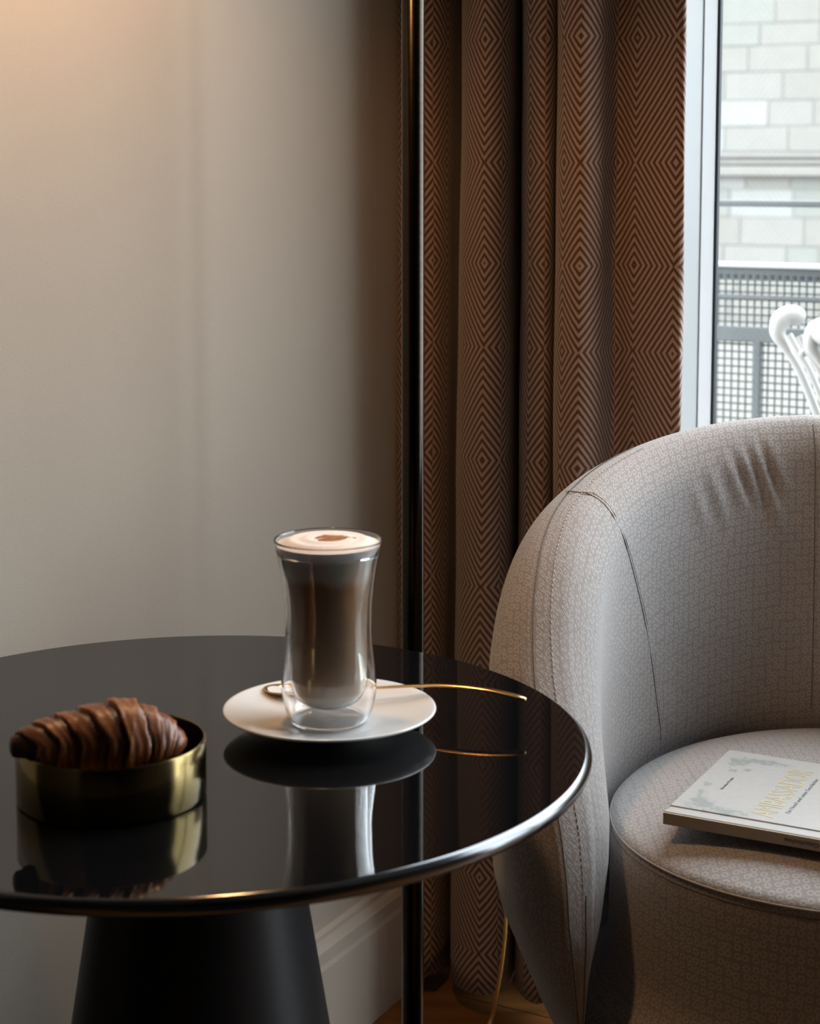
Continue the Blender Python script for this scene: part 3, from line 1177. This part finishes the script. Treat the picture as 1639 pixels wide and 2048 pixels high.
o, (x0, x1) = text('title_lettering', 'AMBASSADOR', 0.02, M['foil'], (0.096, -0.0815, BT + 0.0001), (0, 0, 0), align='CENTER', offset=-0.00012)
o.scale = (0.134 / (x1 - x0), 1.62, 1)
o, (x0, x1) = text('subtitle_lettering', 'Ein Hotel und seine Geschichte', 0.006, M['print_dark'], (0.096, -0.0985, BT + 0.0001), (0, 0, 0), align='CENTER', offset=-0.00010)
o.scale = (0.098 / (x1 - x0), 1.0, 1)
o, (x0, x1) = text('author_lettering', 'Bernhard Kuhn', 0.0042, M['print_dark'], (0.096, -0.028, BT + 0.0001), (0, 0, 0), align='CENTER', offset=-0.00005)
o.scale = (0.034 / (x1 - x0), 1.0, 1)
# spine text runs from foot to head
o, (x0, x1) = text('spine_lettering', 'Ein Hotel und seine Geschichte', 0.0058, M['print_dark'], (-0.00005, -0.109, BT * 0.48), Matrix(((0, 0, -1), (1, 0, 0), (0, -1, 0))).to_euler(), align='RIGHT')
o.scale = (0.084 / (x1 - x0), 1.0, 1)

# ================================================================== TABLE
TC = Vector((-0.1668, 1.3377, 0))
TZ = 0.650
tab = empty('round_table', TC)
tag(tab, 'small round black glossy table on a dark conical pedestal', 'table')
lathe('tabletop', [(0, TZ), (0.2999, TZ), (0.2999, TZ - 0.010), (0, TZ - 0.010)], M['table_black'], tab, 160, angle=20)
edge = [(0.2999, TZ - 0.0002), (0.3012, TZ - 0.0006), (0.3030, TZ - 0.0018), (0.3042, TZ - 0.0036), (0.3047, TZ - 0.0058), (0.3044, TZ - 0.0082), (0.3034, TZ - 0.0102), (0.3016, TZ - 0.0116), (0.2999, TZ - 0.0120)]
lathe('edge_band', edge, M['table_edge'], tab, 160, closed=True, angle=60)
lathe('underside', [(0, TZ - 0.010), (0.2996, TZ - 0.010), (0.2996, TZ - 0.0118), (0.22, TZ - 0.0165), (0, TZ - 0.0165)], M['pedestal'], tab, 160, angle=30)
lathe('pedestal', [(0.0, 0.0), (0.166, 0.0), (0.168, 0.003), (0.168, 0.006), (0.166, 0.009), (0.0680, 0.620), (0.0670, 0.6335), (0.0, 0.6335)], M['pedestal'], tab, 96, angle=40).location = (0.000, 0.03, 0)

# ================================================================== SAUCER + LATTE + SPOON
SX, SY = -0.0623, 1.3595
sau = lathe('saucer', [(0, 0.0035), (0.026, 0.0035), (0.027, 0.0), (0.031, 0.0), (0.034, 0.004), (0.055, 0.0085), (0.075, 0.0140), (0.0815, 0.0162), (0.0827, 0.0173), (0.0823, 0.0183),
                       (0.0805, 0.0182), (0.072, 0.0158), (0.054, 0.0112), (0.042, 0.0082), (0.036, 0.0072), (0.0, 0.0070)], M['porcelain'], None, 128, angle=80)
sau.location = (SX, SY, TZ)
tag(sau, 'white porcelain saucer under the latte glass', 'saucer')

GZ = TZ + 0.0071
lat = empty('latte_glass', (SX - 0.0005, SY, GZ))
tag(lat, 'tall double-walled glass of latte with foam on a white saucer', 'glass')
outer = [(0, 0.0), (0.026, 0.0), (0.0295, 0.0015), (0.0325, 0.006), (0.0352, 0.0155), (0.0370, 0.027), (0.0366, 0.0385), (0.0352, 0.050), (0.0340, 0.062), (0.0337, 0.073), (0.0344, 0.096),
         (0.0372, 0.1195), (0.0405, 0.136), (0.0418, 0.1425)]
rim = [(0.0419, 0.1432), (0.0416, 0.1439), (0.0410, 0.1439)]
inner = [(0.0404, 0.1432), (0.0388, 0.1360), (0.0345, 0.1230), (0.0312, 0.108), (0.0292, 0.086), (0.0289, 0.062), (0.0290, 0.042), (0.0280, 0.030), (0.0240, 0.0205), (0.0150, 0.0145), (0.0, 0.0125)]
cav_out = [(0.0, 0.0016), (0.0255, 0.0016), (0.0290, 0.0035), (0.0313, 0.008), (0.0337, 0.0165), (0.0355, 0.027), (0.0351, 0.0385), (0.0337, 0.050), (0.0325, 0.062), (0.0322, 0.073), (0.0329, 0.096),
           (0.0357, 0.1190), (0.0388, 0.1338)]
cav_in = [(0.0384, 0.1322), (0.0357, 0.1220), (0.0325, 0.1075), (0.0305, 0.086), (0.0302, 0.062), (0.0303, 0.042), (0.0293, 0.0293), (0.0249, 0.0190), (0.0155, 0.0130), (0.0, 0.0110)]
body = smooth_prof(outer, 5) + rim + smooth_prof(inner, 5)
body = [(max(r, 0.0), z) for r, z in body]
gl = lathe('glass_body', body, M['glass'], lat, 96, angle=179)
cav = [(max(r, 0.0), z) for r, z in smooth_prof(cav_out, 5) + smooth_prof(cav_in, 5)]
cv = lathe('glass_cavity', cav, M['glass'], lat, 96, angle=179)
bm = bmesh.new(); bm.from_mesh(cv.data); bmesh.ops.reverse_faces(bm, faces=bm.faces); bm.to_mesh(cv.data); bm.free()
# one glass: join the hollow into the body
bm = bmesh.new(); bm.from_mesh(gl.data); bm.from_mesh(cv.data); bm.to_mesh(gl.data); bm.free()
bpy.data.objects.remove(cv)
liq = [(r - 0.00015 if r > 0 else 0, z + 0.00012) for r, z in reversed(smooth_prof(inner, 5)) if z <= 0.1402]
liq = [(max(r, 0), z) for r, z in liq]
rt = liq[-1]
lathe('coffee', liq + [(rt[0] - 0.001, rt[1] + 0.0002), (0, rt[1] + 0.0002)], M['coffee'], lat, 96, angle=60)
fo = []
for t in np.linspace(1, 0, 14):
    fo.append((rt[0] * t * 1.0, rt[1] + 0.0004 + 0.0042 * (1 - t ** 5) + (0.0006 * math.sin(t * 19))))
fo[-1] = (0, fo[-2][1])
lathe('foam', [(rt[0] - 0.0008, rt[1] - 0.001)] + fo, M['foam'], lat, 96, angle=80)
# dusting of cocoa: irregular patch standing on the foam
cv_, cf_ = [(0.0045, -0.001, rt[1] + 0.0054)], []
for j, sc_ in enumerate((0.55, 1.0)):
    for k in range(36):
        a = 2 * math.pi * k / 36
        rr0 = (1 + 0.12 * math.sin(3 * a + 1) + 0.10 * math.sin(7 * a) + 0.06 * math.sin(13 * a)) * sc_
        cv_.append((0.0045 + 0.0145 * rr0 * math.cos(a), -0.001 + 0.0125 * rr0 * math.sin(a), rt[1] + (0.0054 if j == 0 else 0.0044)))
for k in range(36):
    k2 = (k + 1) % 36
    cf_.append((0, 1 + k, 1 + k2)); cf_.append((1 + k, 37 + k, 37 + k2, 1 + k2))
obj('cocoa_dusting', cv_, cf_, M['cocoa'], lat)

# spoon
sp = empty('teaspoon', (-0.02, 1.40, TZ))
tag(sp, 'long gold spoon lying across the saucer behind the latte glass', 'spoon')
SI = Matrix.Translation(-sp.location)
hp = crv([(x, y, z + LIFT) for x, y, z in [(-0.082, 1.4070, 0.6165), (-0.060, 1.4045, 0.6185), (-0.030, 1.4010, 0.6205), (0.000, 1.3955, 0.6238), (0.030, 1.3885, 0.6262), (0.062, 1.3785, 0.6255), (0.0905, 1.3680, 0.6215)]], 8)
nh = len(hp)
sq = [(1.0, 0.45)] * nh
rad = [0.0021 + 0.0017 * max(0, (i / nh - 0.35) / 0.65) for i in range(nh)]
rad[-1] *= 0.55; rad[-2] *= 0.85
o = tube('handle', hp, rad, M['gold'], seg=14, squash=sq)
o.parent = sp; o.matrix_parent_inverse = SI
bv, bf = [], []
NB, MB = 9, 28
for layer, dz in ((0, 0.0), (1, -0.0009)):
    for j in range(NB):
        t = j / (NB - 1)
        for k in range(MB):
            a = 2 * math.pi * k / MB
            lx = 0.0195 * t * math.cos(a); ly = 0.0125 * t * math.sin(a) * (1 - 0.15 * math.cos(a))
            bv.append((-0.0985 + lx * 0.99 + ly * 0.1, 1.4085 - lx * 0.13 + ly, 0.6125 + LIFT + 0.0055 * t ** 2.2 + dz))
for j in range(NB - 1):
    for k in range(MB):
        k2 = (k + 1) % MB
        bf.append((j * MB + k, (j + 1) * MB + k, (j + 1) * MB + k2, j * MB + k2))
        q0 = NB * MB
        bf.append((q0 + j * MB + k, q0 + j * MB + k2, q0 + (j + 1) * MB + k2, q0 + (j + 1) * MB + k))
for k in range(MB):
    k2 = (k + 1) % MB
    a_ = (NB - 1) * MB
    bf.append((a_ + k, NB * MB + a_ + k, NB * MB + a_ + k2, a_ + k2))
o = obj('spoon_bowl', bv, bf, M['gold'])
o.parent = sp; o.matrix_parent_inverse = SI

# ================================================================== BOWL + CROISSANT
BX, BY, BR, BHH = -0.2075, 1.2141, 0.0655, 0.0405
bowl = lathe('brass_bowl', [(0, 0.0), (BR - 0.003, 0.0), (BR - 0.0008, 0.001), (BR, 0.003), (BR, BHH - 0.0008), (BR - 0.0006, BHH), (BR - 0.0016, BHH), (BR - 0.0020, BHH - 0.001), (BR - 0.0020, 0.004), (BR - 0.004, 0.0022), (0, 0.0020)],
             M['brass'], None, 128, angle=40)
bowl.location = (BX, BY, TZ)
tag(bowl, 'round straight-sided brass bowl holding a croissant on the black table', 'bowl')

# croissant: rolled layers along a bent axis
spine = crv([(x, y, z + LIFT) for x, y, z in [(-0.2695, 1.176, 0.6465), (-0.255, 1.180, 0.6475), (-0.235, 1.190, 0.6460), (-0.208, 1.199, 0.6440), (-0.186, 1.204, 0.6405), (-0.169, 1.207, 0.6350), (-0.1605, 1.206, 0.6290)]], 40)
spine = np.array(spine)
ns = len(spine)
tpar = np.linspace(0, 1, ns)
ENV = [(0, 0.003), (0.03, 0.0075), (0.12, 0.0130), (0.24, 0.0180), (0.36, 0.0222), (0.44, 0.0262), (0.52, 0.0292), (0.60, 0.0296), (0.68, 0.0272), (0.77, 0.0238), (0.85, 0.0192), (0.93, 0.0140), (0.97, 0.0095), (1.0, 0.003)]
EDGE = [0.11, 0.215, 0.325, 0.43, 0.535, 0.655, 0.755, 0.87]


def roll(t):
    """step at each rolled edge: each layer lies over its neighbour nearer the tip"""
    st, cr = 1.0, 0.85
    for e_ in EDGE:
        x = (t - e_) / 0.022 if e_ < 0.56 else (e_ - t) / 0.022
        # x < 0: tip side (lower layer), x > 0: on the upper layer
        g_ = math.exp(-(min(abs(x), 6) ** 2) / 1.2)
        if x < 0:
            st -= 0.105 * math.exp(x / 1.6)
            cr -= 0.85 * math.exp(x / 1.1)
        else:
            st += 0.035 * math.exp(-x / 1.4)
            cr += 0.18 * math.exp(-x / 0.8)
    return st, cr


SEGC = 64
tangs = np.gradient(spine, axis=0)
cverts, cfaces, cval = [], [], []
for i in range(ns):
    tg = Vector(tangs[i]).normalized()
    sd = tg.cross(Vector((0, 0, 1))).normalized()
    upv = sd.cross(tg).normalized()
    t = tpar[i]
    fade = min(1.0, t / 0.06, (1 - t) / 0.06)
    for k in range(SEGC):
        a = 2 * math.pi * k / SEGC
        shift = 0.060 * math.cos(a + 0.55) + 0.008 * math.sin(3 * a + 1) + 0.005 * math.sin(7 * a)
        st, crv_ = roll(min(max(t - shift * fade, 0), 1))
        rr0 = interp(ENV, t) * (1 + (st - 1) * fade)
        rr0 *= 1 + 0.0075 * math.sin((t - shift) * 140 + 2 * math.sin(2 * a))
        p_ = Vector(spine[i]) + sd * (rr0 * math.cos(a) * 0.95) + upv * (rr0 * math.sin(a) * 0.98)
        # stays inside the bowl below its rim
        rel = Vector((p_.x - BX, p_.y - BY, 0))
        if p_.z < TZ + BHH + 0.001 and rel.length > BR - 0.0045 and rel.length < BR + 0.02:
            if p_.z < TZ + BHH - 0.004 and p_.x > BX - 0.03:
                rel = rel.normalized() * (BR - 0.0045)
                p_.x, p_.y = BX + rel.x, BY + rel.y
            else:
                p_.z = max(p_.z, TZ + BHH + 0.001)
        p_.z = max(p_.z, TZ + 0.0035)
        cverts.append(p_)
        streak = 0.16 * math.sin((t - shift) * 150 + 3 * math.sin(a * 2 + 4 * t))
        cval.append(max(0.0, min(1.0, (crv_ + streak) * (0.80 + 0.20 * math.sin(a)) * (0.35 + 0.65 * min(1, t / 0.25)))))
for i in range(ns - 1):
    for k in range(SEGC):
        k2 = (k + 1) % SEGC
        cfaces.append((i * SEGC + k, i * SEGC + k2, (i + 1) * SEGC + k2, (i + 1) * SEGC + k))
cfaces.append(tuple(range(SEGC))[::-1])
cfaces.append(tuple((ns - 1) * SEGC + k for k in range(SEGC)))
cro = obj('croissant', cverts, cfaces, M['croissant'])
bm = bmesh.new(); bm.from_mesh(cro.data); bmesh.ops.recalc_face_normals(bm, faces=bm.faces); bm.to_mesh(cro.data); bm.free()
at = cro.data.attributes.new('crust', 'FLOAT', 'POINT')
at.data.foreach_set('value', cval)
tag(cro, 'dark golden croissant leaning out of the brass bowl', 'croissant')

# ================================================================== FLOOR LAMP
LX, LY = 0.0030, 1.85
lamp = empty('floor_lamp', (LX, LY, 0))
tag(lamp, 'slender dark bronze floor lamp standing between table and curtain', 'lamp')
lathe('base', [(0, 0), (0.128, 0), (0.130, 0.003), (0.130, 0.011), (0.127, 0.014), (0.02, 0.016), (0.016, 0.022), (0, 0.022)], M['bronze'], lamp, 96, angle=40)
lathe('pole', [(0, 0.016), (0.0119, 0.016), (0.0119, 1.675), (0.010, 1.678), (0, 1.678)], M['bronze'], lamp, 48, angle=40)
SHX, SHY, BZ = -0.119 - LX, 1.517 - LY, 1.487
tube('arm', crv([(0, 0, 1.665), (-0.008, -0.07, 1.675), (SHX * 0.6, SHY * 0.6, 1.675), (SHX, SHY, 1.645)], 8), 0.007, M['bronze'], lamp, 14)
lathe('shade', [(0.012, 1.627), (0.030, 1.619), (0.065, 1.582), (0.100, 1.497), (0.112, 1.445), (0.1105, 1.445), (0.0985, 1.497), (0.0635, 1.58), (0.029, 1.616), (0.012, 1.62)], M['shade_out'], lamp, 64, closed=True, angle=40).location = (SHX, SHY, 0)
lathe('lamp_bulb', [(0, 1.522), (0.018, 1.527), (0.027, 1.545), (0.024, 1.564), (0.013, 1.582), (0.012, 1.612), (0, 1.612)], M['bulb'], lamp, 32).location = (SHX, SHY, 0)
pl = bpy.data.lights.new('lamp_light', 'POINT')
pl.energy = LAMP_POWER
pl.color = (1.0, 0.57, 0.25)
pl.shadow_soft_size = 0.028
plo = link(bpy.data.objects.new('lamp_light', pl), lamp)
plo.location = (SHX, SHY, BZ)

# power cord: from the lamp foot over the floor and up behind the chair
cdp = crv([(0.030, 2.06, 0.003), (0.070, 2.11, 0.003), (0.096, 2.160, 0.004), (0.1045, 2.170, 0.018), (0.1085, 2.150, 0.055), (0.113, 2.130, 0.100), (0.1165, 2.122, 0.14), (0.1175, 2.120, 0.17),
           (0.118, 2.118, 0.20), (0.130, 2.10, 0.245), (0.165, 2.08, 0.275), (0.22, 2.06, 0.26)], 10)
cord = tube('power_cord', cdp, 0.0023, M['cord'], None, 10)
tag(cord, 'golden brown power cord dangling beside the armchair in front of the curtain', 'cord')
